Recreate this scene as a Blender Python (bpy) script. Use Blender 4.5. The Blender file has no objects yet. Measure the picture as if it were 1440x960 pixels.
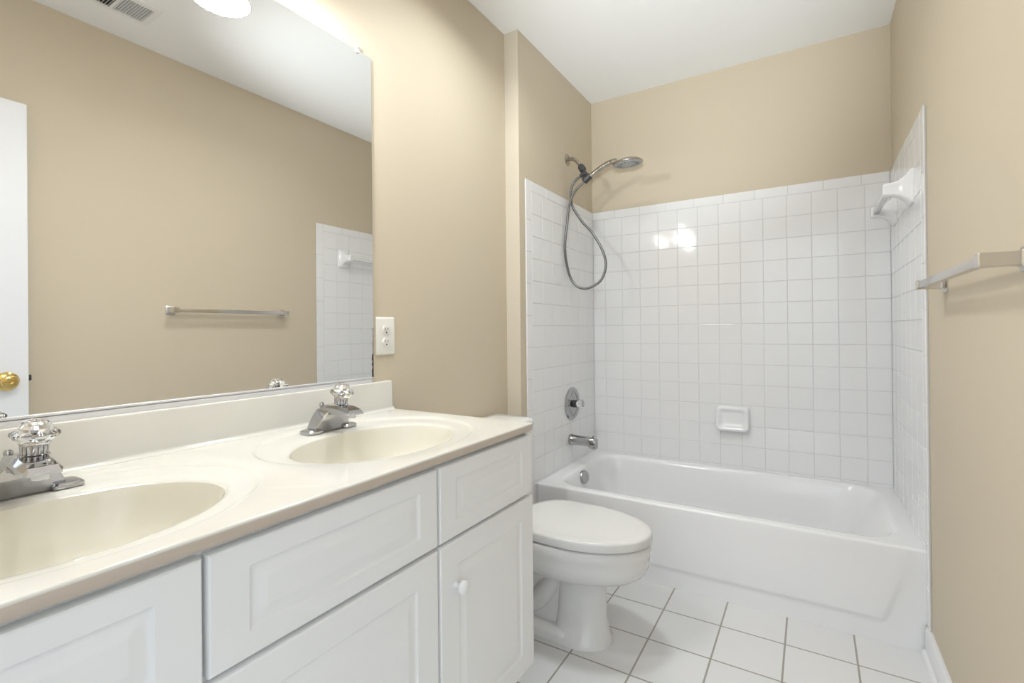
import bpy, bmesh, math, random
from mathutils import Vector, Matrix
random.seed(7)
PI = math.pi
S = bpy.context.scene
COL = S.collection
R = math.radians

# ------------------------------------------------------------------ camera
cam_d = bpy.data.cameras.new('camera')
cam = bpy.data.objects.new('camera', cam_d); COL.objects.link(cam)
cam_d.sensor_fit = 'HORIZONTAL'; cam_d.sensor_width = 36.0
cam_d.lens = 681.27 / 1440 * 36.0
cam_d.shift_x = -9.17 / 1440; cam_d.shift_y = -17.03 / 1440
cam_d.clip_start = 0.01
_ya, _pi, _ro = R(31.145), R(0.153), R(-0.557)
_fw = Vector((-math.sin(_ya)*math.cos(_pi), math.cos(_ya)*math.cos(_pi), math.sin(_pi)))
_rt = Vector((math.cos(_ya), math.sin(_ya), 0)); _up = _rt.cross(_fw)
_r2 = _rt*math.cos(_ro) + _up*math.sin(_ro); _u2 = -_rt*math.sin(_ro) + _up*math.cos(_ro)
_m = Matrix((_r2, _u2, -_fw)).transposed().to_4x4()
_m.translation = Vector((1.2493, 0.157, 1.0998))
cam.matrix_world = _m
S.camera = cam

# ------------------------------------------------------------------ view, world, lamp strengths
S.view_settings.view_transform = 'Standard'
S.view_settings.look = 'None'
S.view_settings.gamma = 1.0
S.view_settings.use_curve_mapping = False
S.view_settings.exposure = 0.15
DAYLIGHT = 2.00         # daylight of the rooms beyond the open doorway
DAYLIGHT_LOW = 0.3      # and what their floors send back
LAMP_W = 9.0            # each bulb of the vanity light
SHADE_E = 12.0           # glow of its glass shades
CEIL_FILL_W = 7.5            # added unseen fill light over the toilet
BOUNCE_FILL_W = 168.0         # added unseen fill spot, bounced off the ceiling
w = bpy.data.worlds.new('world'); S.world = w; w.use_nodes = True
_nt = w.node_tree; _bg = _nt.nodes['Background']
_tc = _nt.nodes.new('ShaderNodeTexCoord'); _sx = _nt.nodes.new('ShaderNodeSeparateXYZ'); _mr = _nt.nodes.new('ShaderNodeMapRange')
_nt.links.new(_tc.outputs['Generated'], _sx.inputs[0]); _nt.links.new(_sx.outputs['Z'], _mr.inputs['Value'])
_mr.inputs['From Min'].default_value = -0.12; _mr.inputs['From Max'].default_value = 0.12
_mr.inputs['To Min'].default_value = DAYLIGHT_LOW; _mr.inputs['To Max'].default_value = DAYLIGHT
_nt.links.new(_mr.outputs[0], _bg.inputs[1])
_bg.inputs[0].default_value = (0.85, 0.93, 1.0, 1)
fl = bpy.data.lights.new('bounce_fill', 'SPOT'); fl.energy = BOUNCE_FILL_W; fl.color = (0.88, 0.96, 1.0)  # added spot, out of view, to brighten the ceiling and tub end
fl.spot_size = R(46); fl.spot_blend = 1.0; fl.shadow_soft_size = 0.06
flo = bpy.data.objects.new('bounce_fill', fl); COL.objects.link(flo); flo.location = (1.22, 0.14, 1.30)
flo.rotation_euler = (Vector((0.72, 2.60, 2.52)) - flo.location).to_track_quat('-Z', 'Y').to_euler()

# ------------------------------------------------------------------ room measures (metres)
W = 1.5795; H = 2.5221; YB = 3.008; YF = 0.06; XA = 0.0763; YJ = 2.116
TT = 0.008                       # tile thickness
XT = XA + TT; WT = W - TT; YT = YB - TT
ZT = 1.832; P = 0.1095; GX = 0.1607; ZG = 1.7818
YTL = 2.165; YTR = 2.2174; YTUB = 2.253; RIM = 0.347

# ------------------------------------------------------------------ materials
def mat(name, color, rough=0.5, metal=0.0, **kw):
    m = bpy.data.materials.new(name); m.use_nodes = True
    b = m.node_tree.nodes['Principled BSDF']
    b.inputs['Base Color'].default_value = (*color, 1)
    b.inputs['Roughness'].default_value = rough
    b.inputs['Metallic'].default_value = metal
    for k, v in kw.items():
        b.inputs[k.replace('_', ' ')].default_value = v
    return m

def noise_bump(m, scale, strength, dist=0.001, detail=3.0):
    nt = m.node_tree; b = nt.nodes['Principled BSDF']
    tc = nt.nodes.new('ShaderNodeTexCoord'); n = nt.nodes.new('ShaderNodeTexNoise'); bp = nt.nodes.new('ShaderNodeBump')
    n.inputs['Scale'].default_value = scale; n.inputs['Detail'].default_value = detail
    bp.inputs['Strength'].default_value = strength; bp.inputs['Distance'].default_value = dist
    nt.links.new(tc.outputs['Object'], n.inputs['Vector']); nt.links.new(n.outputs['Fac'], bp.inputs['Height'])
    nt.links.new(bp.outputs['Normal'], b.inputs['Normal'])
    return m

def mottled(m, c1, c2, scale):
    nt = m.node_tree; b = nt.nodes['Principled BSDF']
    tc = nt.nodes.new('ShaderNodeTexCoord'); n = nt.nodes.new('ShaderNodeTexNoise'); r = nt.nodes.new('ShaderNodeValToRGB')
    n.inputs['Scale'].default_value = scale; n.inputs['Detail'].default_value = 4
    r.color_ramp.elements[0].color = (*c1, 1); r.color_ramp.elements[1].color = (*c2, 1)
    r.color_ramp.elements[0].position = 0.35; r.color_ramp.elements[1].position = 0.65
    nt.links.new(tc.outputs['Object'], n.inputs['Vector']); nt.links.new(n.outputs['Fac'], r.inputs['Fac'])
    nt.links.new(r.outputs['Color'], b.inputs['Base Color'])
    return m

M_PAINT = noise_bump(mat('beige_wall_paint', (0.605, 0.525, 0.400), 0.6), 220, 0.06)
M_RETURN = noise_bump(mat('pale_beige_return', (0.645, 0.59, 0.485), 0.5), 220, 0.05)
M_CEIL = noise_bump(mat('white_ceiling_paint', (0.93, 0.93, 0.935), 0.9), 200, 0.06)
M_TRIM = mat('white_trim_paint', (0.80, 0.80, 0.81), 0.35)
M_TILE = noise_bump(mat('white_glazed_tile', (0.84, 0.84, 0.845), 0.07), 14, 0.03, 0.004, 1.0)
M_GROUT = mat('white_grout', (0.68, 0.68, 0.68), 0.85)
M_TUB = mat('white_enamel', (0.85, 0.85, 0.86), 0.16)
M_CHINA = mat('white_china', (0.76, 0.75, 0.735), 0.12)
M_SEAT = mat('white_seat_plastic', (0.70, 0.695, 0.68), 0.18)
M_CAB = noise_bump(mat('white_cabinet_foil', (0.84, 0.84, 0.835), 0.33), 60, 0.03)
M_DARK = mat('cabinet_shadow_gap', (0.45, 0.44, 0.42), 0.8)
M_MARBLE = mottled(mat('cream_cultured_marble', (0.66, 0.645, 0.59), 0.07), (0.67, 0.655, 0.60), (0.65, 0.635, 0.58), 7)
M_BASIN = mat('cream_basin_marble', (0.69, 0.66, 0.565), 0.08)
M_EDGE = mat('tan_slab_edge', (0.56, 0.475, 0.39), 0.3)
M_CHROME = mat('chrome', (0.50, 0.50, 0.52), 0.05, 1.0)
M_SATIN = mat('dark_chrome', (0.46, 0.46, 0.46), 0.10, 1.0)  # base darkened to stand in for the dark surroundings chrome reflects
M_NICKEL = mat('brushed_nickel', (0.44, 0.41, 0.37), 0.22, 1.0)
M_BAR = mat('polished_nickel', (0.66, 0.63, 0.60), 0.20, 1.0)
M_HOSE = mat('metal_hose', (0.20, 0.20, 0.195), 0.35, 0.8)
M_BLACKP = mat('dark_grey_plastic', (0.045, 0.045, 0.05), 0.35)
M_CORE = mat('bright_chrome', (0.93, 0.93, 0.94), 0.08, 1.0)
M_ACRYL = mat('clear_acrylic', (1, 1, 1), 0.03, Transmission_Weight=1.0, IOR=1.45)
M_MIRROR = mat('mirror_silver', (0.88, 0.885, 0.88), 0.0, 1.0)
M_MEDGE = mat('mirror_edge', (0.35, 0.36, 0.35), 0.3)
M_BLACK = mat('desilvered_black', (0.03, 0.025, 0.02), 0.5)
M_CHANNEL = mat('satin_aluminium', (0.74, 0.74, 0.76), 0.35, 0.2)
M_PLATE = mat('ivory_plastic', (0.80, 0.78, 0.72), 0.3)
M_SLOT = mat('dark_slot', (0.02, 0.02, 0.02), 0.6)
M_BRASS = mat('polished_brass', (0.72, 0.52, 0.18), 0.15, 1.0)
M_DOOR = noise_bump(mat('white_door_paint', (0.80, 0.81, 0.83), 0.4), 90, 0.05)
M_VENT = mat('white_vent_metal', (0.86, 0.86, 0.86), 0.45)
M_VDARK = mat('dark_duct', (0.05, 0.05, 0.05), 0.9)
M_NOZZ = mat('grey_spray_plate', (0.42, 0.42, 0.41), 0.4)
M_SHADE = mat('glowing_white_glass', (0.9, 0.9, 0.88), 0.3, Emission_Color=(1, 0.965, 0.90, 1), Emission_Strength=SHADE_E)

def floor_material():
    m = mat('white_floor_tile', (0.75, 0.75, 0.755), 0.22)
    nt = m.node_tree; b = nt.nodes['Principled BSDF']
    tc = nt.nodes.new('ShaderNodeTexCoord'); mp = nt.nodes.new('ShaderNodeMapping'); br = nt.nodes.new('ShaderNodeTexBrick')
    fs = 0.2089
    mp.inputs['Location'].default_value = (-(0.7447 - 8*fs) + 0.0022, -(1.8694 - 12*fs) + 0.0022, 0)
    br.offset = 0; br.squash = 1
    br.inputs['Scale'].default_value = 1.0
    br.inputs['Color1'].default_value = (0.73, 0.73, 0.735, 1); br.inputs['Color2'].default_value = (0.75, 0.75, 0.75, 1)
    br.inputs['Mortar'].default_value = (0.36, 0.34, 0.30, 1)
    br.inputs['Mortar Size'].default_value = 0.0033; br.inputs['Mortar Smooth'].default_value = 0.25
    br.inputs['Brick Width'].default_value = fs; br.inputs['Row Height'].default_value = fs
    bp = nt.nodes.new('ShaderNodeBump'); bp.inputs['Strength'].default_value = 0.6; bp.inputs['Distance'].default_value = 0.002; bp.invert = True
    nt.links.new(tc.outputs['Object'], mp.inputs['Vector']); nt.links.new(mp.outputs['Vector'], br.inputs['Vector'])
    nt.links.new(br.outputs['Color'], b.inputs['Base Color'])
    nt.links.new(br.outputs['Fac'], bp.inputs['Height']); nt.links.new(bp.outputs['Normal'], b.inputs['Normal'])
    return m
M_FLOOR = floor_material()

# ------------------------------------------------------------------ mesh helpers
def box(bm, x0, x1, y0, y1, z0, z1, bev=0.0, seg=2):
    vs = [bm.verts.new((x, y, z)) for x in (x0, x1) for y in (y0, y1) for z in (z0, z1)]
    fs = [(0, 1, 3, 2), (4, 6, 7, 5), (0, 4, 5, 1), (2, 3, 7, 6), (0, 2, 6, 4), (1, 5, 7, 3)]
    faces = [bm.faces.new([vs[i] for i in f]) for f in fs]
    if bev > 0:
        es = list({e for f in faces for e in f.edges})
        bmesh.ops.bevel(bm, geom=es, offset=bev, segments=seg, affect='EDGES', profile=0.5)

def loft(bm, rings, closed=True, cap0=False, cap1=False):
    vr = [[bm.verts.new(p) for p in r] for r in rings]
    n = len(rings[0])
    for a, b in zip(vr[:-1], vr[1:]):
        for i in range(n if closed else n - 1):
            j = (i + 1) % n
            bm.faces.new((a[i], a[j], b[j], b[i]))
    if cap0: bm.faces.new(list(reversed(vr[0])))
    if cap1: bm.faces.new(vr[-1])
    return vr

def tube(bm, pts, rad, n=14, caps=True):
    pts = [Vector(p) for p in pts]
    rads = rad if isinstance(rad, (list, tuple)) else [rad]*len(pts)
    rings = []; t0 = (pts[1]-pts[0]).normalized()
    ref = Vector((0, 0, 1)) if abs(t0.z) < 0.9 else Vector((0, 1, 0))
    nrm = (ref - t0*ref.dot(t0)).normalized()
    for i, p in enumerate(pts):
        t = (pts[min(i+1, len(pts)-1)] - pts[max(i-1, 0)]).normalized()
        nrm = (nrm - t*nrm.dot(t)).normalized(); bn = t.cross(nrm)
        rings.append([p + (nrm*math.cos(2*PI*k/n) + bn*math.sin(2*PI*k/n))*rads[i] for k in range(n)])
    loft(bm, rings, True, caps, caps)

def smooth_path(pts, sub=6):
    pts = [Vector(p) for p in pts]; out = []
    for i in range(len(pts)-1):
        p0 = pts[max(i-1, 0)]; p1 = pts[i]; p2 = pts[i+1]; p3 = pts[min(i+2, len(pts)-1)]
        for k in range(sub):
            t = k/sub
            out.append(0.5*((2*p1) + (p2-p0)*t + (2*p0-5*p1+4*p2-p3)*t*t + (3*p1-p0-3*p2+p3)*t*t*t))
    out.append(pts[-1]); return out

def lathe(bm, prof, origin, axis, n=32, wav=None):
    """prof: (distance along axis, radius)"""
    ax = Vector(axis).normalized(); o = Vector(origin)
    ref = Vector((0, 0, 1)) if abs(ax.z) < 0.9 else Vector((1, 0, 0))
    u = (ref - ax*ref.dot(ax)).normalized(); v = ax.cross(u)
    rings = []
    for d, r in prof:
        ring = []
        for k in range(n):
            a = 2*PI*k/n; dd, rr = (d, r) if wav is None else wav(d, r, a)
            ring.append(o + ax*dd + (u*math.cos(a) + v*math.sin(a))*max(rr, 1e-5))
        rings.append(ring)
    loft(bm, rings, True, prof[0][1] > 1e-4, prof[-1][1] > 1e-4)

def rrect(x0, x1, y0, y1, r, nc=6):
    out = []
    for cx, cy, a0 in ((x1-r, y1-r, 0), (x0+r, y1-r, PI/2), (x0+r, y0+r, PI), (x1-r, y0+r, 1.5*PI)):
        for k in range(nc+1):
            a = a0 + PI/2*k/nc
            out.append((cx + r*math.cos(a), cy + r*math.sin(a)))
    return out

def mesh_obj(name, bm, m, parent=None, smooth=True, angle=38, weld=True):
    if weld: bmesh.ops.remove_doubles(bm, verts=bm.verts, dist=1e-5)
    bmesh.ops.recalc_face_normals(bm, faces=bm.faces)
    me = bpy.data.meshes.new(name); bm.to_mesh(me); bm.free()
    for mm in (m if isinstance(m, (list, tuple)) else [m]): me.materials.append(mm)
    if smooth:
        me.polygons.foreach_set('use_smooth', [True]*len(me.polygons)); me.set_sharp_from_angle(angle=R(angle))
    o = bpy.data.objects.new(name, me); COL.objects.link(o)
    if parent is not None:
        o.parent = parent; o.matrix_parent_inverse = Matrix.Translation(-Vector(parent.location))
    return o

def struct(o): o['kind'] = 'structure'; return o

def thing(name, label, cat, loc=(0, 0, 0), group=None):
    o = bpy.data.objects.new(name, None); COL.objects.link(o); o.location = loc; o.empty_display_size = 0.05
    o['label'] = label; o['category'] = cat
    if group: o['group'] = group
    return o

def B(): return bmesh.new()

# ------------------------------------------------------------------ room shell
T = 0.1
bm = B(); box(bm, -T, W+T, YF-T, YB+T, -0.1, 0); struct(mesh_obj('floor', bm, M_FLOOR, smooth=False))
bm = B(); box(bm, -T, W+T, YF-T, YB+T, H, H+0.1); struct(mesh_obj('ceiling', bm, M_CEIL, smooth=False))
bm = B(); box(bm, -T, 0, YF-T, YB+T, 0, H); struct(mesh_obj('wall_left', bm, M_PAINT, smooth=False))
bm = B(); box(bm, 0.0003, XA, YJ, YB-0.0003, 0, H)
for f in bm.faces:      # the narrow return takes a paler beige
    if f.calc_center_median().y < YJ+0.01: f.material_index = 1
struct(mesh_obj('wall_alcove', bm, [M_PAINT, M_RETURN], smooth=False))
bm = B(); box(bm, 0, W, YB, YB+T, 0, H); struct(mesh_obj('wall_back', bm, M_PAINT, smooth=False))
bm = B(); box(bm, W, W+T, YF-T, YB+T, 0, H); struct(mesh_obj('wall_right', bm, M_PAINT, smooth=False))
DX0, DX1, DZ = 0.70, 1.545, 2.06
bm = B(); box(bm, 0, DX0, YF-T, YF, 0, H); box(bm, DX1, W, YF-T, YF, 0, H); box(bm, DX0, DX1, YF-T, YF, DZ, H)
struct(mesh_obj('wall_front', bm, M_PAINT, smooth=False))
bm = B(); box(bm, DX0-0.06, DX0, YF, YF+0.015, 0, DZ+0.06, 0.004); box(bm, DX0, DX1, YF, YF+0.015, DZ, DZ+0.06, 0.004)
struct(mesh_obj('trim_1', bm, M_TRIM))

def baseboard(name, p0, p1, nrm, h=0.098):
    """profile extruded from p0 to p1, nrm points into the room"""
    prof = [(0, 0), (0.026, 0), (0.025, 0.008), (0.021, 0.015), (0.0135, 0.019), (0.0135, h-0.014), (0.010, h-0.006), (0.006, h), (0, h)]
    bm = B(); n = Vector(nrm)
    rings = [[Vector((*p, 0)) + Vector((n.x*d, n.y*d, z)) for d, z in prof] for p in (p0, p1)]
    loft(bm, rings, True, True, True)
    struct(mesh_obj(name, bm, M_TRIM, angle=30))
baseboard('baseboard_right', (W, YF+0.02), (W, YTUB-0.002), (-1, 0))
baseboard('baseboard_left', (0, 1.37), (0, YJ), (1, 0))
baseboard('baseboard_front', (0.60, YF), (DX0-0.06, YF), (0, 1))

# ------------------------------------------------------------------ wall tile (every tile a pillow on a grout bed)
def tile(bm, org, ua, va, na, u0, u1, v0, v1, th=TT, e=0.0019, g=0.0009, tilt=0.0030):
    u0 += g; u1 -= g; v0 += g; v1 -= g
    if u1-u0 < 0.006 or v1-v0 < 0.006: return
    tu, tv = random.uniform(-tilt, tilt), random.uniform(-tilt, tilt)
    uc, vc = (u0+u1)/2, (v0+v1)/2
    def pt(u, v, h): return org + ua*u + va*v + na*(h + (u-uc)*tu + (v-vc)*tv)
    def ring(i, h): return [pt(u0+i, v0+i, h), pt(u1-i, v0+i, h), pt(u1-i, v1-i, h), pt(u0+i, v1-i, h)]
    loft(bm, [ring(0, 0.004), ring(0.0002, th-0.0012), ring(e*0.5, th-0.0004), ring(e, th)], True, False, True)

def tiles_rect(bm, org, ua, va, na, us, vs, skip=None):
    for i in range(len(us)-1):
        for j in range(len(vs)-1):
            tile(bm, org, ua, va, na, us[i], us[i+1], vs[j], vs[j+1])

X, Y, Z = Vector((1, 0, 0)), Vector((0, 1, 0)), Vector((0, 0, 1))
rows = [ZG - P*i for i in range(0, 14)]          # 1.7818 down to below the rim
rows = [r for r in rows if r > 0.345] + [0.340]
rows = sorted(rows)
# back wall
bm = B()
cols = [XT-0.001] + [GX + P*i for i in range(13)] + [WT+0.001]
tiles_rect(bm, Vector((0, YB, 0)), X, Z, -Y, cols, rows)
c0 = 0.2255; caps = [XT] + [c0 + 0.1545*i for i in range(9)] + [WT]
tiles_rect(bm, Vector((0, YB, 0)), X, Z, -Y, caps, [ZG, ZT])
n_t = len(bm.faces)
box(bm, XA, W, YB-0.0062, YB-0.0005, 0.33, ZT-0.003)
for f in list(bm.faces)[n_t:]: f.material_index = 1
bm.faces.ensure_lookup_table()
struct(mesh_obj('wall_tile_back', bm, [M_TILE, M_GROUT], weld=False, smooth=False))

def side_tiles(name, xw, nx, yfront, joint0, top, low):
    bm = B(); org = Vector((xw, 0, 0)); n = Vector((nx, 0, 0))
    ycol = [YT]
    inner = yfront + 0.055
    k = 0
    ycols = [inner + P*i for i in range(0, 12) if inner + P*i < YT - 0.012] + [YT+0.001]
    # field
    tiles_rect(bm, org, Y, Z, n, ycols, rows)
    if low < 0.3:      # the strip that runs on down beside the tub front
        lo = sorted([r for r in [ZG - P*i for i in range(14, 17)] if r > low + 0.02] + [low, rows[0]])
        tiles_rect(bm, org, Y, Z, n, [inner, inner+0.001], lo)
    # bullnose cap on top and bullnose column at the front edge
    cps = [yfront] + [yfront + 0.055 + 0.1545*i for i in range(7) if yfront + 0.055 + 0.1545*i < YT-0.01] + [YT]
    tiles_rect(bm, org, Y, Z, n, cps[1:], [ZG, top])
    js = [joint0 - 0.1545*i for i in range(16)]
    js = sorted([j for j in js if low + 0.02 < j < top - 0.02] + [low, top])
    tiles_rect(bm, org, Y, Z, n, [yfront, inner], js)
    n_t = len(bm.faces)
    a, b = sorted((xw + nx*0.0005, xw + nx*0.0062))
    box(bm, a, b, yfront+0.002, YT, min(low, 0.33)+0.001, top-0.003)
    bm.faces.ensure_lookup_table()
    for f in list(bm.faces)[n_t:]: f.material_index = 1
    struct(mesh_obj(name, bm, [M_TILE, M_GROUT], weld=False, smooth=False))
side_tiles('wall_tile_left', XA, 1, YTL, 1.637, ZT, 0.002)
side_tiles('wall_tile_right', W, -1, YTR, 1.6200, ZT, 0.098)

# ------------------------------------------------------------------ bathtub
tub = thing('bathtub', 'white enamel alcove bathtub along the tiled back wall', 'bathtub', ((XT+WT)/2, (YTUB+YT)/2, 0))
x0, x1, y0, y1 = XT-0.0003, WT+0.0003, YTUB, YT-0.0003
def r3(pts, z): return [(x, y, z) for x, y in pts]
def rz(pts, zf): return [(x, y, zf(x, y)) for x, y in pts]
bm = B(); nc = 10
ix0, ix1, iy0, iy1 = x0+0.078, x1-0.072, y0+0.056, y1-0.038
rings = [r3(rrect(x0, x1, y0+0.010, y1, 0.002, nc), RIM),
         r3(rrect(ix0-0.02, ix1+0.02, iy0-0.02, iy1+0.02, 0.14, nc), RIM+0.001),
         r3(rrect(ix0-0.008, ix1+0.008, iy0-0.008, iy1+0.008, 0.13, nc), RIM-0.001),
         r3(rrect(ix0, ix1, iy0, iy1, 0.13, nc), RIM-0.009),
         r3(rrect(ix0+0.008, ix1-0.012, iy0+0.005, iy1-0.005, 0.128, nc), RIM-0.026),
         r3(rrect(ix0+0.020, ix1-0.06, iy0+0.018, iy1-0.018, 0.125, nc), 0.24),
         r3(rrect(ix0+0.035, ix1-0.12, iy0+0.030, iy1-0.030, 0.12, nc), 0.15),
         r3(rrect(ix0+0.05, ix1-0.17, iy0+0.045, iy1-0.045, 0.11, nc), 0.09),
         r3(rrect(ix0+0.08, ix1-0.21, iy0+0.075, iy1-0.075, 0.09, nc), 0.062),
         r3(rrect(ix0+0.14, ix1-0.27, iy0+0.12, iy1-0.12, 0.06, nc), 0.056)]
loft(bm, rings, True, False, True)
mesh_obj('basin', bm, M_TUB, tub, angle=70)
# apron with a shallow embossed panel that dies out towards the rim
bm = B()
def sst(a, b, t):
    t = min(max((t-a)/(b-a), 0), 1); return t*t*(3-2*t)
def apron_d(x, z):
    zb = sst(0.066, 0.090, z)
    e = 0.115 - 0.34*(z-0.080)
    xe = min(x-x0, x1-x) - max(e, 0.0)
    k = sst(-0.010, 0.012, xe)*zb
    return 0.0055*(1 - sst(0.10, 0.315, z))*k
xs = sorted(set([x0 + (x1-x0)*i/90 for i in range(91)] + [x0+0.002*i for i in range(60)] + [x1-0.002*i for i in range(60)]))
zs = sorted(set([0.0, 0.03, 0.06] + [0.07+0.002*i for i in range(16)] + [0.1+0.015*i for i in range(15)] + [RIM-0.010]))
g = []
for z in zs: g.append([(x, y0 + 0.006 - apron_d(x, z) - 0.006*sst(0.05, RIM-0.010, z), z) for x in xs])
for k in range(1, 7):
    a = PI/2*k/6; g.append([(x, y0 + 0.010*(1-math.cos(a)), RIM-0.010 + 0.010*math.sin(a)) for x in xs])
loft(bm, g, False)
mesh_obj('apron', bm, M_TUB, tub, angle=70)
bm = B(); lathe(bm, [(-0.004, 0.036), (0.004, 0.036), (0.008, 0.033), (0.009, 0.012), (0.007, 0.006), (0.007, 0.0)], (ix0+0.020, 2.600, 0.300), (1, -0.25, 0.22), 36)
mesh_obj('overflow_plate', bm, M_SATIN, tub)['label'] = 'round chrome overflow plate'
bm = B(); lathe(bm, [(-0.004, 0.034), (0.003, 0.034), (0.004, 0.028), (0.0, 0.022), (0.0, 0.0)], (ix0+0.24, 2.625, 0.0575), (0, 0, 1), 32)
mesh_obj('drain', bm, M_CHROME, tub)['label'] = 'chrome drain'

# tub spout
sp = thing('tub_spout', 'chrome tub spout on the tiled wall above the tub end', 'faucet', (XT, 2.636, 0.487))
bm = B()
rings = []
for x, hw, zt, zb in ((0.0, 0.029, 0.030, -0.030), (0.010, 0.031, 0.032, -0.032), (0.016, 0.0285, 0.0285, -0.029), (0.06, 0.0275, 0.027, -0.027), (0.105, 0.0265, 0.025, -0.026), (0.118, 0.0265, 0.0245, -0.027), (0.121, 0.0265, 0.0245, -0.036), (0.148, 0.026, 0.0215, -0.039), (0.156, 0.022, 0.016, -0.036)):
    zc = (zt+zb)/2; hh = (zt-zb)/2; ring = []; n = 0.9 if x < 0.08 else 0.55
    for k in range(28):
        a = 2*PI*k/28; c, s = math.cos(a), math.sin(a)
        ring.append((XT+x, 2.636 + hw*math.copysign(abs(c)**n, c), 0.487 + zc + hh*math.copysign(abs(s)**n, s)))
    rings.append(ring)
loft(bm, rings, True, True, True)
mesh_obj('body', bm, M_SATIN, sp, angle=50)
bm = B(); lathe(bm, [(-0.004, 0.0035), (0.007, 0.0035), (0.008, 0.006), (0.014, 0.006), (0.016, 0.0)], (XT+0.138, 2.636, 0.505), (0, 0, 1), 16)
mesh_obj('diverter_knob', bm, M_SATIN, sp)

# shower valve
va = thing('shower_valve', 'round chrome shower valve with clear knob above the tub spout', 'faucet', (XT, 2.659, 0.685))
bm = B(); c = (XT, 2.659, 0.685)
lathe(bm, [(0.0, 0.092), (0.005, 0.092), (0.010, 0.088), (0.0125, 0.080), (0.012, 0.074), (0.0128, 0.040), (0.016, 0.022), (0.016, 0.0)], c, (1, 0, 0), 56)
mesh_obj('escutcheon', bm, M_SATIN, va)
bm = B()      # raised lens-shaped outline on the plate
pts = []
for k in range(41):
    a = -1 + 2*k/40; pts.append((XT+0.0135, 2.659 + 0.056*(1-a*a), 0.685 + 0.073*a))
pts2 = [(x, 2*2.659-y, z) for x, y, z in pts]
tube(bm, pts, 0.0014, 8); tube(bm, pts2, 0.0014, 8)
mesh_obj('oval_ridge', bm, M_MEDGE, va)
bm = B(); lathe(bm, [(0.012, 0.022), (0.032, 0.021), (0.034, 0.017), (0.034, 0.0)], c, (1, 0, 0), 28)
mesh_obj('stem_collar', bm, M_BLACKP, va)['label'] = 'dark stem collar'
bm = B(); lathe(bm, [(0.033, 0.014), (0.040, 0.020), (0.050, 0.026), (0.062, 0.026), (0.070, 0.020), (0.074, 0.010), (0.075, 0.0)], c, (1, 0, 0), 10)
mesh_obj('knob', bm, M_ACRYL, va, angle=15)['label'] = 'clear acrylic knob'

# ------------------------------------------------------------------ hand shower
hs = thing('hand_shower', 'brushed nickel hand shower with looping hose on the beige wall above the tile', 'shower', (XA, 2.652, 2.066))
YS = 2.65
bm = B(); lathe(bm, [(0.0, 0.032), (0.003, 0.032), (0.007, 0.026), (0.010, 0.016), (0.010, 0.0)], (XA, YS, 2.064), (1, 0, 0), 32)
mesh_obj('wall_flange', bm, M_NICKEL, hs)
bm = B(); tube(bm, smooth_path([(XA+0.002, YS, 2.064), (0.10, YS, 2.064), (0.122, YS, 2.056), (0.142, YS, 2.036), (0.160, YS, 2.012)]), 0.0105, 16)
mesh_obj('shower_arm', bm, M_NICKEL, hs)
bm = B()
d = Vector((0.52, 0, -0.85)).normalized(); o = Vector((0.154, YS, 2.018))
lathe(bm, [(0.0, 0.0135), (0.004, 0.015), (0.008, 0.0135), (0.009, 0.019), (0.034, 0.020), (0.040, 0.016), (0.042, 0.011), (0.085, 0.011), (0.088, 0.0)], o, d, 12)
hd = Vector((0.80, 0, 0.60)).normalized()       # direction of the handle
lathe(bm, [(-0.026, 0.017), (-0.022, 0.0205), (0.016, 0.0205), (0.022, 0.018)], (0.197, YS, 1.940), hd, 16)
lathe(bm, [(0.0, 0.012), (0.012, 0.0125), (0.034, 0.0095), (0.036, 0.0)], (0.186, YS, 1.972), Vector((-0.88, 0, -0.42)), 14)
mesh_obj('swivel_bracket', bm, M_BLACKP, hs, angle=30)['label'] = 'dark grey swivel bracket'
bm = B()
tube(bm, smooth_path([(0.186, YS, 1.929), (0.215, YS, 1.948), (0.262, YS, 1.975), (0.305, YS, 1.993), (0.335, YS, 2.001), (0.365, YS, 2.003)]),
     [0.0125]*13 + [0.0135]*12 + [0.015]*6, 18)
mesh_obj('handle', bm, M_NICKEL, hs, angle=60)
hc = Vector((0.428, YS, 1.980)); hn = Vector((0.06, 0.08, -1)).normalized()
bm = B(); lathe(bm, [(0.006, 0.074), (0.003, 0.0775), (-0.001, 0.078), (-0.006, 0.074), (-0.014, 0.060), (-0.021, 0.040), (-0.025, 0.018), (-0.026, 0.0)], hc, hn, 40)
head = mesh_obj('shower_head', bm, M_NICKEL, hs, angle=60)
bm = B(); lathe(bm, [(0.004, 0.0735), (0.0075, 0.071), (0.0085, 0.05), (0.0085, 0.0)], hc, hn, 40)
u = hn.orthogonal().normalized(); v = hn.cross(u)
for ring_r, cnt in ((0.062, 26), (0.050, 20), (0.038, 16), (0.024, 10)):
    for k in range(cnt):
        a = 2*PI*k/cnt
        lathe(bm, [(0.007, 0.0026), (0.0105, 0.0022), (0.011, 0.0)], hc + (u*math.cos(a)+v*math.sin(a))*ring_r, hn, 6)
f0 = len(bm.faces)
for k in range(16):
    a = 2*PI*k/16; dd = u*math.cos(a)+v*math.sin(a)
    tube(bm, [hc + hn*0.0085 + dd*0.034, hc + hn*0.0085 + dd*0.060], 0.0018, 6)
bm.faces.ensure_lookup_table()
for f in list(bm.faces)[f0:]: f.material_index = 1
mesh_obj('spray_face', bm, [M_NOZZ, M_BLACKP], head)['label'] = 'grey nozzle face'
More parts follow.
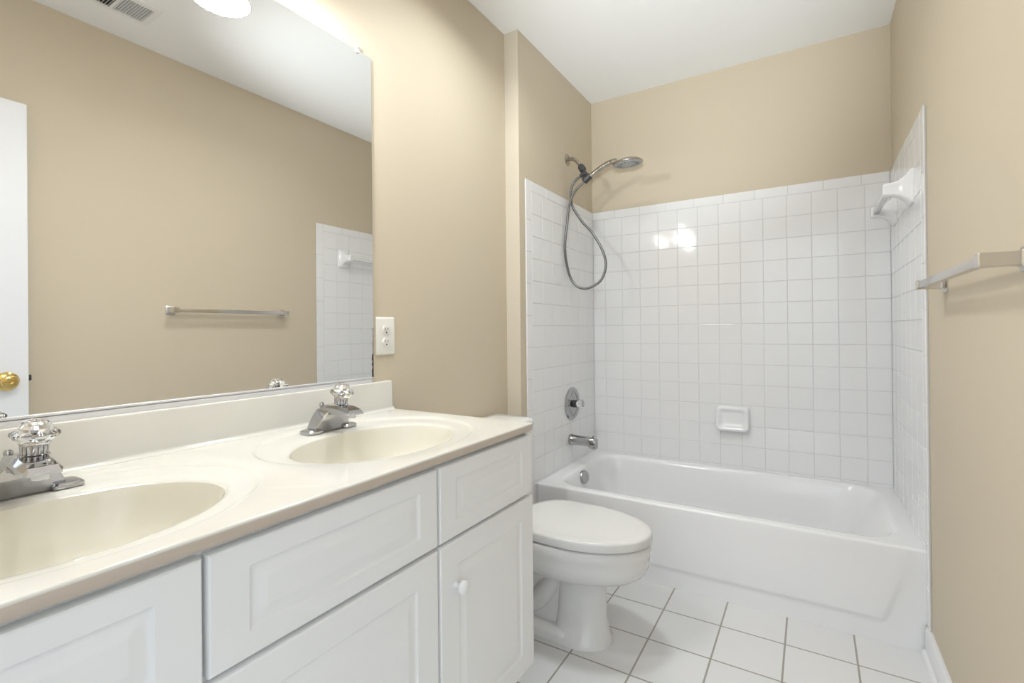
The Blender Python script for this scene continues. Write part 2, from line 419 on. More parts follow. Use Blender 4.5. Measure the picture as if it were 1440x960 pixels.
hose = [(0.186, 2.65, 1.929), (0.168, 2.645, 1.912), (0.144, 2.635, 1.891), (0.122, 2.625, 1.856), (0.108, 2.615, 1.813), (0.098, 2.606, 1.749), (0.0965, 2.595, 1.687), (0.0965, 2.575, 1.613), (0.0965, 2.565, 1.545), (0.098, 2.585, 1.462), (0.112, 2.6, 1.391), (0.149, 2.6, 1.342), (0.201, 2.605, 1.326), (0.255, 2.615, 1.345), (0.288, 2.625, 1.378), (0.306, 2.63, 1.435), (0.300, 2.635, 1.49), (0.272, 2.64, 1.558), (0.221, 2.645, 1.638), (0.163, 2.648, 1.704), (0.114, 2.648, 1.779), (0.0975, 2.648, 1.832), (0.0965, 2.65, 1.878), (0.107, 2.65, 1.915), (0.131, 2.65, 1.943), (0.160, 2.65, 1.960)]
bm = B(); hp = smooth_path(hose, 12)
tube(bm, hp, [0.0068 + 0.0005*(i % 2) for i in range(len(hp))], 10)
mesh_obj('hose', bm, M_HOSE, hs, angle=60)['label'] = 'grey ribbed metal hose'

# ------------------------------------------------------------------ soap dish on the back wall
sd = thing('soap_dish', 'white ceramic soap dish set into the back wall tile above the tub', 'soap dish', (0.88, YT, 0.612))
bm = B()
def dish(x0, x1, z0, z1, r, pb, pt):
    return [(x, YT - (pb + (pt-pb)*min(max((z-0.547)/(0.682-0.547), 0), 1)), z) for x, z in rrect(x0, x1, z0, z1, r, 5)]
rings = [dish(0.795, 0.965, 0.547, 0.682, 0.022, -0.006, -0.006), dish(0.795, 0.965, 0.547, 0.682, 0.022, 0.012, 0.006),
         dish(0.799, 0.961, 0.550, 0.678, 0.022, 0.036, 0.013), dish(0.805, 0.955, 0.557, 0.671, 0.022, 0.042, 0.017),
         dish(0.812, 0.948, 0.565, 0.664, 0.020, 0.040, 0.016), dish(0.818, 0.942, 0.572, 0.658, 0.018, 0.034, 0.013),
         dish(0.824, 0.936, 0.580, 0.652, 0.018, 0.024, 0.008), dish(0.835, 0.925, 0.59, 0.645, 0.014, 0.021, 0.006)]
loft(bm, rings, True, True, True)
mesh_obj('dish', bm, M_TUB, sd, angle=60)

# ceramic towel bar inside the tub
cb = thing('towel_bar', 'white ceramic towel bar high on the tiled right wall over the tub', 'towel bar', (WT, 2.66, 1.612))
for yc in (2.435, 2.845):
    bm = B(); rings = []
    for d, hy, hz, r in ((0.0, 0.046, 0.064, 0.012), (0.006, 0.046, 0.064, 0.014), (0.010, 0.042, 0.060, 0.014), (0.022, 0.030, 0.044, 0.012), (0.040, 0.022, 0.030, 0.010), (0.060, 0.019, 0.025, 0.009), (0.082, 0.019, 0.024, 0.009), (0.088, 0.015, 0.020, 0.008)):
        rings.append([(WT - d, yc + a, 1.613 + b) for a, b in rrect(-hy, hy, -hz, hz, r, 4)])
    loft(bm, rings, True, True, True)
    mesh_obj('post', bm, M_TUB, cb, angle=60)
bm = B(); box(bm, WT-0.082, WT-0.060, 2.44, 2.84, 1.600, 1.624, 0.004, 3)
mesh_obj('bar', bm, mat('milky_bar', (0.74, 0.74, 0.74), 0.12), cb)

# metal towel bar on the right wall
tb = thing('towel_bar', 'brushed metal square towel bar on the beige right wall', 'towel bar', (W, 1.68, 1.22))
for yc in (1.362, 1.966):
    bm = B(); rings = []
    for d, h in ((0.0, 0.0225), (0.003, 0.0225), (0.006, 0.017), (0.011, 0.0135), (0.020, 0.0125), (0.046, 0.0130), (0.066, 0.0135), (0.068, 0.0125)):
        rings.append([(W - d, yc + a, 1.2205 + b) for a, b in rrect(-h, h, -h, h, 0.002, 2)])
    loft(bm, rings, True, True, True)
    mesh_obj('post', bm, M_BAR, tb, angle=18)
bm = B(); box(bm, W-0.065, W-0.048, 1.355, 1.974, 1.2110, 1.2300, 0.0015, 2)
mesh_obj('bar', bm, M_BAR, tb)

# ------------------------------------------------------------------ toilet
YC = 1.775
to = thing('toilet', 'white china toilet with closed lid between vanity and tub', 'toilet', (0.4, YC, 0))
def egg(ub, uf, hw, z, n=56, split=0.47, pw=0.72):
    c = ub + (uf-ub)*split; out = []
    for k in range(n):
        a = 2*PI*k/n; cx, sy = math.cos(a), math.sin(a)
        u_ = c + (uf-c)*cx if cx >= 0 else c - (c-ub)*abs(cx)**pw
        out.append((u_, YC + hw*sy, z))
    return out
bm = B()
rings = [egg(0.42, 0.640, 0.094, 0.0, pw=0.5), egg(0.422, 0.639, 0.092, 0.014, pw=0.5), egg(0.435, 0.630, 0.072, 0.04, pw=0.5), egg(0.44, 0.622, 0.0625, 0.09, pw=0.5), egg(0.445, 0.621, 0.060, 0.16, pw=0.5), egg(0.44, 0.622, 0.061, 0.205, pw=0.5),
         egg(0.42, 0.628, 0.066, 0.216), egg(0.37, 0.652, 0.088, 0.228), egg(0.30, 0.700, 0.122, 0.240), egg(0.255, 0.735, 0.147, 0.252), egg(0.23, 0.757, 0.163, 0.268), egg(0.217, 0.769, 0.1715, 0.288), egg(0.21, 0.774, 0.175, 0.310),
         egg(0.21, 0.775, 0.1755, 0.330), egg(0.21, 0.779, 0.178, 0.337), egg(0.21, 0.780, 0.179, 0.350), egg(0.21, 0.780, 0.179, 0.366), egg(0.215, 0.775, 0.175, 0.3725), egg(0.26, 0.70, 0.12, 0.3728)]
loft(bm, rings, True, True, True)
# rear body, foot and trapway
def rr3(u0, u1, hw, z, r): return [(a, YC+b, z) for a, b in rrect(u0, u1, -hw, hw, r, 5)]
loft(bm, [rr3(0.13, 0.52, 0.092, 0.0, 0.05), rr3(0.13, 0.52, 0.092, 0.024, 0.05), rr3(0.135, 0.515, 0.086, 0.034, 0.05), rr3(0.15, 0.50, 0.06, 0.040, 0.05)], True, True, True)
loft(bm, [rr3(0.14, 0.50, 0.045, 0.03, 0.03), rr3(0.13, 0.50, 0.042, 0.16, 0.03), rr3(0.08, 0.45, 0.085, 0.27, 0.05), rr3(0.03, 0.45, 0.115, 0.32, 0.04), rr3(0.02, 0.45, 0.120, 0.372, 0.03)], True, True, True)
for s in (-1, 1):
    tube(bm, smooth_path([(0.46, YC+s*0.020, 0.235), (0.42, YC+s*0.026, 0.175), (0.37, YC+s*0.030, 0.105), (0.31, YC+s*0.032, 0.085), (0.255, YC+s*0.032, 0.12), (0.225, YC+s*0.030, 0.185), (0.18, YC+s*0.025, 0.24)]), 0.040, 18)
mesh_obj('bowl', bm, M_CHINA, to, angle=60)
bm = B()
loft(bm, [egg(0.292, 0.772, 0.171, 0.3765, pw=0.5), egg(0.29, 0.776, 0.175, 0.379, pw=0.5), egg(0.29, 0.776, 0.175, 0.386, pw=0.5), egg(0.292, 0.772, 0.170, 0.389, pw=0.5)], True, True, True)
mesh_obj('seat', bm, M_SEAT, to, angle=60)
bm = B()
loft(bm, [egg(a_, b_, c_, d_, pw=0.5) for a_, b_, c_, d_ in ((0.288, 0.779, 0.1755, 0.3790), (0.286, 0.783, 0.1785, 0.3805), (0.286, 0.783, 0.1785, 0.403), (0.287, 0.781, 0.1768, 0.4075), (0.292, 0.775, 0.172, 0.4112), (0.31, 0.745, 0.150, 0.4130), (0.37, 0.65, 0.08, 0.4138))], True, True, True)
mesh_obj('lid', bm, M_SEAT, to, angle=60)
for s in (-1, 1):
    bm = B(); box(bm, 0.252, 0.295, YC+s*0.07-0.014, YC+s*0.07+0.014, 0.374, 0.400, 0.006)
    mesh_obj('lid_hinge', bm, M_SEAT, to)
bm = B()
loft(bm, [rr3(0.035, 0.195, 0.19, 0.365, 0.03), rr3(0.028, 0.205, 0.20, 0.385, 0.03), rr3(0.022, 0.212, 0.212, 0.60, 0.025), rr3(0.022, 0.212, 0.214, 0.690, 0.025)], True, True, True)
mesh_obj('tank', bm, M_CHINA, to, angle=60)
bm = B()
loft(bm, [rr3(0.018, 0.216, 0.217, 0.690, 0.025), rr3(0.014, 0.222, 0.221, 0.694, 0.028), rr3(0.014, 0.222, 0.221, 0.711, 0.028), rr3(0.018, 0.217, 0.217, 0.720, 0.030), rr3(0.030, 0.203, 0.202, 0.726, 0.035), rr3(0.07, 0.16, 0.14, 0.729, 0.03)], True, True, True)
mesh_obj('tank_lid', bm, M_CHINA, to, angle=60)
bm = B(); lathe(bm, [(0.0, 0.014), (0.008, 0.013), (0.010, 0.0)], (0.211, YC-0.16, 0.66), (1, 0, 0), 18)
tube(bm, [(0.223, YC-0.16, 0.66), (0.226, YC-0.13, 0.655), (0.226, YC-0.085, 0.648)], [0.006, 0.006, 0.008], 10)
mesh_obj('flush_lever', bm, M_CHROME, to)
for s in (-1, 1):
    bm = B(); lathe(bm, [(0.0, 0.014), (0.010, 0.012), (0.014, 0.0)], (0.30, YC+s*0.072, 0.032), (0, 0, 1), 16)
    mesh_obj('bolt_cap', bm, M_SEAT, to)

# ------------------------------------------------------------------ vanity cabinet
VX = 0.561; CD = 0.5668; VY0, VY1 = 0.062, 1.361; VZ = 0.837
vc = thing('vanity_cabinet', 'white raised-panel vanity cabinet under the double sink counter', 'cabinet', (0.27, 0.71, 0))
bm = B()
xc = VX-0.0195; ztc = VZ-0.0215      # open box: end panels, back, floor, face frame, toe kick
box(bm, 0.002, xc, VY0+0.004, VY0+0.020, 0.150, ztc); box(bm, 0.002, xc, 1.341, 1.359, 0.150, ztc)
box(bm, 0.002, 0.008, VY0+0.020, 1.341, 0.150, ztc); box(bm, 0.008, xc, VY0+0.020, 1.341, 0.150, 0.166)
for ya, yb in ((VY0+0.020, 0.10), (0.465, 0.515), (0.930, 0.985), (1.30, 1.341)): box(bm, xc-0.018, xc, ya, yb, 0.166, ztc)
for ya, yb in ((0.10, 0.465), (0.515, 0.930), (0.985, 1.30)):
    for za, zb in ((0.166, 0.190), (0.610, 0.660), (0.778, ztc)): box(bm, xc-0.018, xc, ya, yb, za, zb)
box(bm, 0.470, 0.485, VY0+0.004, 1.354, 0.0, 0.150); box(bm, 0.002, 0.470, 1.338, 1.354, 0.0, 0.150)
mesh_obj('carcass', bm, M_CAB, vc, smooth=False)
def panel(name, y0, y1, z0, z1, fr=0.052, kz=1.0):
    bm = B(); xf = VX
    def rg(i, d, r=0.001): return [(xf + d, a, b) for a, b in rrect(y0+i, y1-i, z0+(i if i < 0.02 else i-fr*(1-kz)), z1-(i if i < 0.02 else i-fr*(1-kz)), max(r, 0.0008), 3)]
    rings = [rg(0, -0.019), rg(0, -0.005), rg(0.0012, -0.002), rg(0.0035, 0), rg(0.0045, 0), rg(fr-0.001, 0, 0.004), rg(fr, 0, 0.004), rg(fr+0.003, -0.0030, 0.006), rg(fr+0.006, -0.0042, 0.008), rg(fr+0.009, -0.0042, 0.009), rg(fr+0.024, -0.0008, 0.004), rg(fr+0.027, 0.0, 0.003), rg(fr+0.028, 0.0, 0.003)]
    loft(bm, rings, True, True, True)
    return mesh_obj(name, bm, M_CAB, vc, angle=25)
def knob(door, y, z):
    bm = B(); lathe(bm, [(0.0, 0.0085), (0.003, 0.0075), (0.008, 0.0065), (0.013, 0.009), (0.018, 0.0145), (0.023, 0.016), (0.028, 0.0135), (0.031, 0.007), (0.0315, 0.0)], (VX, y, z), (1, 0, 0), 26)
    mesh_obj('knob', bm, M_CAB, door, angle=70)
secs = ((0.072, 0.4875), (0.4935, 0.9555), (0.9615, 1.364))
kn = ((0.43, 0.52), (0.545, 0.52), (1.012, 0.531))
for (a, b), (ky, kz) in zip(secs, kn):
    panel('drawer_front', a, b, 0.638, 0.8045, 0.055, 0.64)
    dr = panel('door', a, b + (0.003 if b > 1.3 else 0), 0.150, 0.630, 0.064, 0.85)
    knob(dr, ky, kz)

# ------------------------------------------------------------------ countertop with two integral basins
ct = thing('vanity_countertop', 'cream cultured marble countertop with two oval basins and backsplash', 'countertop', (0.28, 0.71, VZ))
ER = 0.0045
bm = B()
RIMC = ((0.290, 0.414), (0.290, 1.022)); RIMA, RIMB = 0.284, 0.240
BOWC = ((0.3185, 0.407), (0.3185, 1.016)); BOWA, BOWB = 0.220, 0.160
YM = 0.718
basins = []
for (rc, bc, ya, yb) in ((RIMC[0], BOWC[0], VY0, YM), (RIMC[1], BOWC[1], YM, VY1-ER)):
    xa, xb = 0.0, CD-ER
    angs = [2*PI*k/120 for k in range(120)] + [math.atan2(yy-rc[1], xx-rc[0]) % (2*PI) for xx in (xa, xb) for yy in (ya, yb)]
    angs = sorted(angs)
    def rect_pt(a):
        c_, s_ = math.cos(a), math.sin(a); t = 1e9
        if c_ > 1e-9: t = min(t, (xb-rc[0])/c_)
        if c_ < -1e-9: t = min(t, (xa-rc[0])/c_)
        if s_ > 1e-9: t = min(t, (yb-rc[1])/s_)
        if s_ < -1e-9: t = min(t, (ya-rc[1])/s_)
        return (rc[0]+c_*t, rc[1]+s_*t, VZ)
    def ell(k, sa, sb, z, inset=0.0):
        """k: 0 at the rim oval, 1 at the bowl oval"""
        out = []
        cx = rc[0] + (bc[0]-rc[0])*k; cy = rc[1] + (bc[1]-rc[1])*k
        for a in angs:
            c_, s_ = math.cos(a), math.sin(a)
            out.append((cx + (sb-inset)*c_, cy + (sa-inset)*s_, z))
        return out
    def rdir(i, z):
        out = []
        for a in angs:
            c_, s_ = math.cos(a), math.sin(a)
            out.append((rc[0]+(RIMB-i)*c_, rc[1]+(RIMA-i)*s_, z))
        return out
    r_in = RIMA-0.016, RIMB-0.016
    def mid(t, z):
        sa = r_in[0] + (BOWA+0.010-r_in[0])*t; sb = r_in[1] + (BOWB+0.010-r_in[1])*t
        return ell(t, sa, sb, z)
    rings = [[rect_pt(a) for a in angs], rdir(0, VZ), rdir(0.003, VZ-0.0006), rdir(0.008, VZ-0.0035), rdir(0.012, VZ-0.0055), rdir(0.016, VZ-0.006),
             mid(0.5, VZ-0.0068), mid(1.0, VZ-0.008), ell(1, BOWA+0.004, BOWB+0.004, VZ-0.0094), ell(1, BOWA, BOWB, VZ-0.0125)]
    loft(bm, rings, True)
    bb = B()
    prof = [(1.0, -0.0125), (0.985, -0.019), (0.965, -0.030), (0.935, -0.047), (0.88, -0.071), (0.79, -0.095), (0.66, -0.114), (0.48, -0.126), (0.28, -0.131), (0.13, -0.133), (0.11, -0.140), (0.10, -0.16)]
    loft(bb, [ell(1, BOWA*s, BOWB*s, VZ+z) if s > 0.2 else [(bc[0]+0.022*s/0.13*math.cos(a), bc[1]+0.022*s/0.13*math.sin(a), VZ+z) for a in angs] for s, z in prof], True, False, True)
    basins.append((bb, bc))
# rounded front edge and right end
path = [((CD-ER, VY0), (1, 0)), ((CD-ER, YM), (1, 0)), ((CD-ER, VY1-ER), (1, 0))]
path += [((CD-ER, VY1-ER), (math.cos(PI/2*k/6), math.sin(PI/2*k/6))) for k in range(1, 6)]
path += [((CD-ER, VY1-ER), (0, 1)), ((0.0, VY1-ER), (0, 1))]
prof = [(ER*math.sin(PI/2*k/5), ER*(math.cos(PI/2*k/5)-1)) for k in range(6)] + [(ER, -0.019), (ER-0.002, -0.0208), (-0.03, -0.0208)]
loft(bm, [[(p[0]+n[0]*o_, p[1]+n[1]*o_, VZ+z_) for o_, z_ in prof] for p, n in path], False)
bm.faces.ensure_lookup_table()
for f in bm.faces:      # the thin front and end edge shows the tan body of the slab
    if f.calc_center_median().z < VZ-ER-0.0002 and (f.calc_center_median().x > CD-0.004 or f.calc_center_median().y > VY1-0.004): f.material_index = 1
mesh_obj('counter', bm, [M_MARBLE, M_EDGE], ct, angle=50)
for bb, bc in basins:
    o = mesh_obj('basin', bb, M_BASIN, ct, angle=60)
    b2 = B(); lathe(b2, [(-0.010, 0.018), (0.0, 0.019), (0.002, 0.024), (0.0035, 0.022), (0.004, 0.016), (0.001, 0.0)], (bc[0], bc[1], VZ-0.1335), (0, 0, 1), 28)
    dn = mesh_obj('drain', b2, M_CHROME, o); dn['label'] = 'chrome drain'
bm = B()      # backsplash with a coved foot
prof = [(0.0005, -0.001), (0.034, -0.001), (0.034, 0.0006), (0.030, 0.0012), (0.025, 0.0035), (0.0215, 0.008), (0.020, 0.015), (0.019, 0.090), (0.0175, 0.0945), (0.014, 0.0965), (0.0005, 0.0965)]
loft(bm, [[(a, y, VZ+b) for a, b in prof] for y in (VY0, VY1-0.006)], True, True, True)
bmesh.ops.bevel(bm, geom=[e for e in bm.edges if all(abs(v_.co.y-(VY1-0.006)) < 1e-6 for v_ in e.verts) and max(v_.co.z for v_ in e.verts) > VZ+0.02 and max(v_.co.x for v_ in e.verts) > 0.01], offset=0.003, segments=2, affect='EDGES')
mesh_obj('backsplash', bm, M_MARBLE, ct, angle=35)

# ------------------------------------------------------------------ faucets
def faucet(x, y, label):
    f = thing('faucet', label, 'faucet', (x, y, VZ), 'chrome sink faucets')
    zb = VZ - 0.0055; yy = y
    bm = B()
    # winged body: front outline in (dy, dz), lofted front to back; the front face leans in under the spout
    half = [(0.056, 0.0), (0.054, 0.010), (0.050, 0.020), (0.044, 0.031), (0.037, 0.042), (0.030, 0.051), (0.024, 0.057), (0.018, 0.060)]
    out = [(-a, b) for a, b in half] + [(a, b) for a, b in reversed(half)]
    def sec(dx, s, k, lean=0.0): return [(x+dx+lean*b/0.06, yy + a*s, zb + b*k) for a, b in out]
    loft(bm, [sec(-0.027, 0.96, 0.90), sec(-0.024, 1.0, 1.0), sec(0.006, 1.0, 1.0, 0.022), sec(0.009, 0.975, 0.965, 0.022)], True, True, True)
    for s in (-1, 1):     # flat feet
        loft(bm, [[(x+a, yy+s*0.056+b, zb+zz) for a, b in rrect(-0.027+i, 0.021-i, -0.022+i, 0.022-i, 0.008, 4)] for i, zz in ((0, 0), (0, 0.006), (0.003, 0.0095), (0.008, 0.0115))], True, True, True)
    mesh_obj('body', bm, M_CHROME, f, angle=22)
    bm = B()      # spout: a faceted block running forward over the bowl
    def ss(dx, hw, zt, zl, ch):
        return [(x+dx, yy-hw, zb+zl), (x+dx, yy-hw, zb+zt-ch), (x+dx, yy-hw+ch, zb+zt), (x+dx, yy+hw-ch, zb+zt), (x+dx, yy+hw, zb+zt-ch), (x+dx, yy+hw, zb+zl)]
    loft(bm, [ss(-0.022, 0.016, 0.062, 0.040, 0.005), ss(-0.012, 0.022, 0.070, 0.040, 0.006), ss(0.050, 0.025, 0.072, 0.050, 0.007), ss(0.084, 0.025, 0.068, 0.050, 0.008), ss(0.104, 0.024, 0.062, 0.050, 0.006), ss(0.112, 0.021, 0.055, 0.050, 0.002)], True, True, True)
    mesh_obj('spout', bm, M_CHROME, f, angle=14)
    bm = B(); lathe(bm, [(0.0, 0.011), (0.012, 0.0105), (0.012, 0.008), (0.008, 0.0)], (x+0.090, yy, zb+0.052), (0, 0, -1), 20)
    mesh_obj('aerator', bm, M_CHANNEL, f)
    ko = Vector((x+0.038, yy+0.006, zb+0.071)); ka = Vector((0.16, 0, 1)).normalized()
    bm = B(); lathe(bm, [(0.0, 0.0195), (0.003, 0.0185), (0.004, 0.0150), (0.020, 0.0150), (0.022, 0.012), (0.023, 0.0)], ko, ka, 48, wav=lambda d_, r_, a: (d_, r_*(1 + 0.04*math.cos(16*a))))
    mesh_obj('handle_stem', bm, M_CHROME, f, angle=30)
    bm = B()
    def fl(d_, r_, a): return d_, r_*(1 + (0.035*math.cos(10*a) if r_ > 0.0245 else 0))
    lathe(bm, [(0.004, 0.0172), (0.018, 0.0185), (0.026, 0.0225), (0.031, 0.0280), (0.035, 0.0305), (0.039, 0.0300), (0.042, 0.0255), (0.044, 0.0225), (0.050, 0.0205), (0.056, 0.0165), (0.060, 0.0095), (0.0615, 0.0)], ko, ka, 60, wav=fl)
    kb = mesh_obj('handle_knob', bm, M_ACRYL, f, angle=25); kb['label'] = 'clear acrylic knob'
    bm = B(); lathe(bm, [(0.030, 0.004), (0.040, 0.013), (0.046, 0.0155), (0.051, 0.0125), (0.054, 0.006), (0.055, 0.0)], ko, ka, 10)
    mesh_obj('knob_core', bm, M_CORE, kb, angle=12)['label'] = 'bright faceted core'
    bm = B(); lathe(bm, [(0.0, 0.003), (0.056, 0.003), (0.057, 0.006), (0.066, 0.0065), (0.070, 0.0045), (0.071, 0.0)], (x-0.018, yy-0.012, zb+0.006), (0, 0, 1), 16)
    mesh_obj('lift_rod', bm, M_CHROME, f)
    return f
faucet(0.109, 0.422, 'chrome sink faucet at the near basin, left edge of the photo')
faucet(0.109, 1.032, 'chrome sink faucet at the far basin near the wall outlet')

# ------------------------------------------------------------------ mirror
MY0, MY1, MZ0, MZ1 = 0.09, 1.283, 0.949, 2.008
mi = thing('mirror', 'large frameless mirror on the left wall above the countertop', 'mirror', (0.0, 0.69, MZ0))
bm = B(); box(bm, 0.0008, 0.0056, MY0, MY1, MZ0, MZ1, 0); mesh_obj('backing', bm, M_MEDGE, mi, smooth=False)
bm = B(); vs = [bm.verts.new(p) for p in ((0.006, MY0, MZ0), (0.006, MY1, MZ0), (0.006, MY1, MZ1), (0.006, MY0, MZ1))]; bm.faces.new(vs)
r_ = bmesh.ops.extrude_face_region(bm, geom=list(bm.faces)); bmesh.ops.translate(bm, vec=(-0.0003, 0, 0), verts=[v for v in r_['geom'] if isinstance(v, bmesh.types.BMVert)])
mesh_obj('glass', bm, M_MIRROR, mi, smooth=False)
bm = B(); box(bm, 0.0005, 0.0048, MY0, MY1-0.01, 0.9340, MZ0); box(bm, 0.0005, 0.0105, MY0, MY1-0.01, 0.9340, MZ0-0.002); box(bm, 0.0085, 0.0105, MY0, MY1-0.01, MZ0-0.004, MZ0+0.003, 0.0006, 1)
mesh_obj('bottom_channel', bm, M_CHANNEL, mi)
for yc in (0.25, 1.226):
    bm = B(); box(bm, 0.0005, 0.0105, yc-0.008, yc+0.008, MZ1-0.010, MZ1+0.016, 0.003, 2); lathe(bm, [(0, 0.004), (0.0015, 0.004), (0.002, 0)], (0.0105, yc, MZ1+0.008), (1, 0, 0), 12)
    mesh_obj('clip', bm, mat('clear_clip', (0.95, 0.95, 0.95), 0.1, Transmission_Weight=0.6), mi)['label'] = 'clear plastic clip'
bm = B()      # blackened, desilvered streak at the lower right edge
pts = []
random.seed(3)
z = MZ0 + 0.002
lft = []
while z < MZ0 + 0.165:
    t = (z-MZ0)/0.165; lft.append((MY1 - (0.008 if t < 0.45 else 0.0035)*(1-0.45*t)*random.uniform(0.6, 1.15), z)); z += 0.006
poly = [(0.0062, MY1-0.0002, MZ0+0.002)] + [(0.0062, MY1-0.0002, lft[-1][1])] + [(0.0062, a, b) for a, b in reversed(lft)]
bm.faces.new([bm.verts.new(p) for p in poly])
r_ = bmesh.ops.extrude_face_region(bm, geom=list(bm.faces)); bmesh.ops.translate(bm, vec=(0.0002, 0, 0), verts=[v for v in r_['geom'] if isinstance(v, bmesh.types.BMVert)])
mesh_obj('desilvered_edge', bm, M_BLACK, mi, smooth=False)['label'] = 'black desilvered streak'

# ------------------------------------------------------------------ wall outlet
ou = thing('wall_outlet', 'ivory duplex wall outlet just right of the mirror', 'outlet', (0, 1.339, 1.085))
bm = B(); oy, oz = 1.339, 1.086
loft(bm, [[(d, oy+a, oz+b) for a, b in rrect(-0.042+i, 0.042-i, -0.064+i, 0.064-i, 0.005, 4)] for d, i in ((0.0003, 0), (0.003, 0), (0.0055, 0.002), (0.0065, 0.005))], True, True, True)
mesh_obj('cover_plate', bm, M_PLATE, ou, angle=50)
for s in (-1, 1):
    bm = B(); zc = oz + s*0.0205
    def rec(d, k): return [(d, oy + 0.0172*k*math.cos(a_), zc + max(-0.0145, min(0.0145, 0.0172*math.sin(a_)))*k) for a_ in [2*PI*i/36 for i in range(36)]]
    loft(bm, [rec(0.005, 1.0), rec(0.0085, 1.0), rec(0.009, 0.96)], True, False, True)
    rc = mesh_obj('receptacle', bm, M_PLATE, ou, angle=40)
    bm = B()
    box(bm, 0.0085, 0.0094, oy-0.0075, oy-0.0050, zc-0.002, zc+0.008); box(bm, 0.0085, 0.0094, oy+0.0050, oy+0.0072, zc-0.001, zc+0.007)
    lathe(bm, [(0, 0.0027), (0.0009, 0.0027), (0.0009, 0.0)], (0.0085, oy, zc-0.0085), (1, 0, 0), 14)
    sl = mesh_obj('socket_slots', bm, M_SLOT, rc, smooth=False); sl['label'] = 'black slots'
bm = B(); lathe(bm, [(0.006, 0.0032), (0.0078, 0.0028), (0.008, 0)], (0, oy, oz), (1, 0, 0), 14); mesh_obj('screw', bm, M_PLATE, ou)

# ------------------------------------------------------------------ door, swung open against the right wall
dx0, dx1, dy0, dy1, dz1 = 1.502, 1.537, 0.095, 0.816, 2.044
bm = B(); box(bm, dx0, dx1, dy0, dy1, 0.012, dz1, 0.0015, 1)
door = struct(mesh_obj('door_1', bm, M_DOOR))
def dpanel(ya, yb, za, zb):
    bm = B()
    def rg(i, d): return [(dx0 - d, a, b) for a, b in rrect(ya+i, yb-i, za+i, zb-i, 0.001, 1)]
    loft(bm, [rg(0, -0.001), rg(0.0, 0.004), rg(0.008, 0.005), rg(0.016, 0.001), rg(0.03, 0.001), rg(0.05, 0.004)], True, False, True)
    mesh_obj('door_panel', bm, M_DOOR, door, angle=25)
for ya, yb in ((dy0+0.115, dy0+0.315), (dy1-0.315, dy1-0.115)):
    for za, zb in ((0.25, 0.82), (1.02, 1.62), (1.72, 1.92)): dpanel(ya, yb, za, zb)
bm = B(); kc = (dx0, 0.752, 0.918)
lathe(bm, [(0.0, 0.037), (0.003, 0.037), (0.007, 0.032), (0.010, 0.020), (0.014, 0.0135), (0.022, 0.0125), (0.027, 0.017), (0.034, 0.0245), (0.042, 0.026), (0.050, 0.023), (0.0545, 0.015), (0.055, 0.007), (0.0535, 0.005), (0.0535, 0.0)], kc, (-1, 0, 0), 36)
mesh_obj('door_knob', bm, M_BRASS, door, angle=40)['label'] = 'brass door knob'
bm = B(); box(bm, dx0+0.010, dx0+0.024, dy1-0.002, dy1+0.011, 0.915, 0.938, 0.002, 1)
mesh_obj('latch', bm, M_VDARK, door)['label'] = 'dark latch bolt'

# ------------------------------------------------------------------ ceiling vent (seen in the mirror)
cv = thing('ceiling_vent', 'white louvred ceiling vent reflected at the top of the mirror', 'vent', (1.282, 1.045, H))
vx0, vx1, vy0, vy1 = 1.190, 1.375, 0.893, 1.183
bm = B()
def vr(i, d): return [(a, b, H-d) for a, b in rrect(vx0+i, vx1-i, vy0+i, vy1-i, 0.001, 1)]
loft(bm, [vr(0, 0.0005), vr(0, 0.002), vr(0.004, 0.006), vr(0.026, 0.009), vr(0.028, 0.008), vr(0.028, 0.001)], True)
box(bm, vx0+0.026, vx1-0.026, 1.036, 1.046, H-0.0085, H-0.001)
mesh_obj('frame', bm, M_VENT, cv, angle=25)
bm = B(); box(bm, vx0+0.02, vx1-0.02, vy0+0.02, vy1-0.02, H-0.0016, H-0.0004); mesh_obj('duct_opening', bm, M_VDARK, cv, smooth=False)
bm = B()
for ya, yb, sg in ((vy0+0.028, 1.036, -1), (1.046, vy1-0.028, 1)):
    n = 11
    for k in range(n):
        yc = ya + (yb-ya)*(k+0.5)/n
        loft(bm, [[(xx, yc-0.0016*sg, H-0.0022), (xx, yc+0.0012*sg, H-0.0082), (xx, yc+0.0027*sg, H-0.0082), (xx, yc-0.0001*sg, H-0.0022)] for xx in (vx0+0.027, vx1-0.027)], True, True, True)
mesh_obj('louvres', bm, M_VENT, cv, smooth=False)

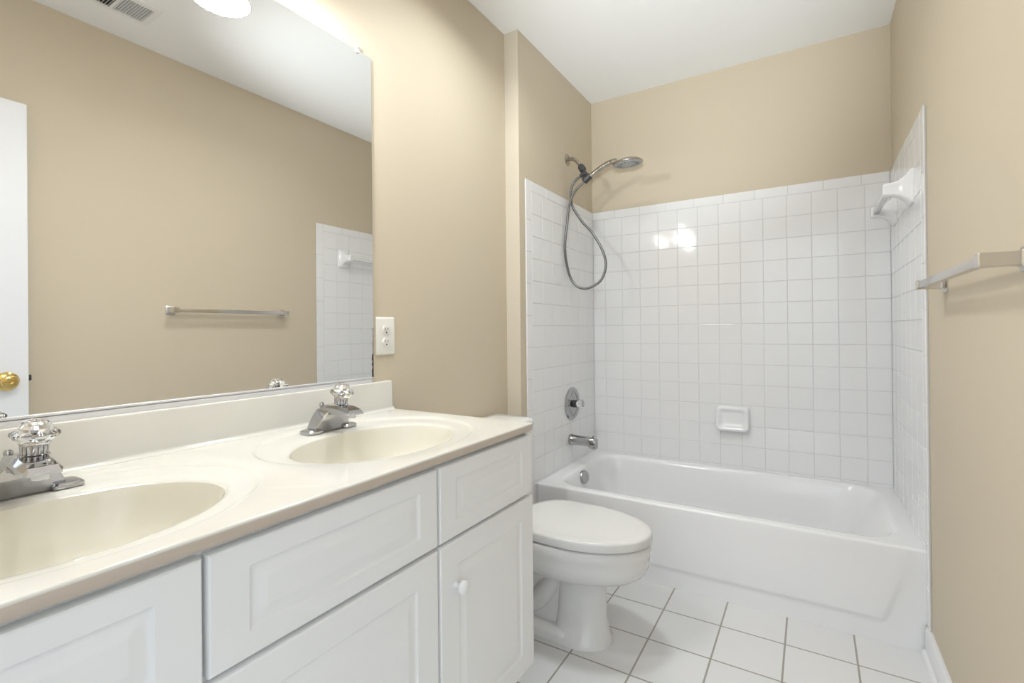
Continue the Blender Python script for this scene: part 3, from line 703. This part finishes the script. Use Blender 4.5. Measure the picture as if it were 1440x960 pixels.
# ------------------------------------------------------------------ vanity light over the mirror
vl = thing('vanity_light', 'two-shade vanity light, one glowing scalloped shade reflected atop the mirror', 'lamp', (0, 0.695, 2.16))
bm = B(); loft(bm, [[(d, 0.695+a, 2.195+b) for a, b in rrect(-0.27+i, 0.27-i, -0.055+i, 0.055-i, 0.02, 5)] for d, i in ((0.0005, 0), (0.012, 0), (0.020, 0.006), (0.023, 0.016))], True, True, True)
mesh_obj('backplate', bm, M_CHROME, vl, angle=50)
for yc in (0.51, 0.88):
    bm = B(); tube(bm, smooth_path([(0.02, yc, 2.20), (0.07, yc, 2.218), (0.12, yc, 2.213), (0.148, yc, 2.188), (0.15, yc, 2.153)]), 0.008, 12)
    lathe(bm, [(0.0, 0.012), (0.006, 0.026), (0.034, 0.026), (0.036, 0.0)], (0.15, yc, 2.158), (0, 0, -1), 24)
    mesh_obj('arm', bm, M_CHROME, vl)
    bm = B()
    def sc(d, r, a):
        k = max(0, (d-0.01)/0.105); return d + 0.0009*k*k*math.cos(24*a), r*(1 + 0.006*k*math.cos(24*a))
    lathe(bm, [(0.0, 0.027), (0.004, 0.031), (0.03, 0.040), (0.06, 0.050), (0.09, 0.061), (0.112, 0.071)], (0.15, yc, 2.131), (0, 0, -1), 192, wav=sc)
    bmesh.ops.delete(bm, geom=[f for f in bm.faces if len(f.verts) > 10], context='FACES_ONLY')
    sh = mesh_obj('lamp_shade', bm, M_SHADE, vl, angle=70)
    bm = B(); lathe(bm, [(0.0, 0.013), (0.02, 0.014), (0.04, 0.024), (0.06, 0.030), (0.08, 0.024), (0.09, 0.0)], (0.15, yc, 2.152), (0, 0, -1), 24)
    mesh_obj('bulb', bm, M_SHADE, vl)
    ld = bpy.data.lights.new('bulb_light', 'POINT'); ld.energy = LAMP_W; ld.color = (0.95, 0.975, 1.0); ld.shadow_soft_size = 0.016
    lo = bpy.data.objects.new('bulb_light', ld); COL.objects.link(lo); lo.parent = vl; lo.location = Vector((0.15, yc, 2.000)) - Vector(vl.location)

# ------------------------------------------------------------------ added fill light over the toilet, shaped as a flush fixture (above the frame)
cl = thing('ceiling_fill_light', 'added square fill light flush on the ceiling above the toilet, out of view', 'lamp', (0.52, 1.62, H))
bm = B()
def cr(i, d): return [(a, b, H-d) for a, b in rrect(0.52-0.14+i, 0.52+0.14-i, 1.62-0.14+i, 1.62+0.14-i, 0.012, 4)]
loft(bm, [cr(0, 0.0005), cr(0, 0.012), cr(0.006, 0.018), cr(0.026, 0.020), cr(0.028, 0.014)], True, True, False)
mesh_obj('frame', bm, M_VENT, cl, angle=40)
bm = B(); loft(bm, [cr(0.0275, 0.0135), cr(0.0275, 0.015), cr(0.05, 0.017)], True, True, True)
mesh_obj('lens', bm, mat('fill_lens', (0.9, 0.9, 0.9), 0.3, Emission_Color=(1, 0.99, 0.97, 1), Emission_Strength=2.0), cl)
ad = bpy.data.lights.new('ceiling_fill', 'AREA'); ad.shape = 'SQUARE'; ad.size = 0.22; ad.spread = R(150); ad.energy = CEIL_FILL_W; ad.color = (0.92, 0.975, 1.0)
ao = bpy.data.objects.new('ceiling_fill', ad); COL.objects.link(ao); ao.parent = cl; ao.location = (0, 0, -0.022)
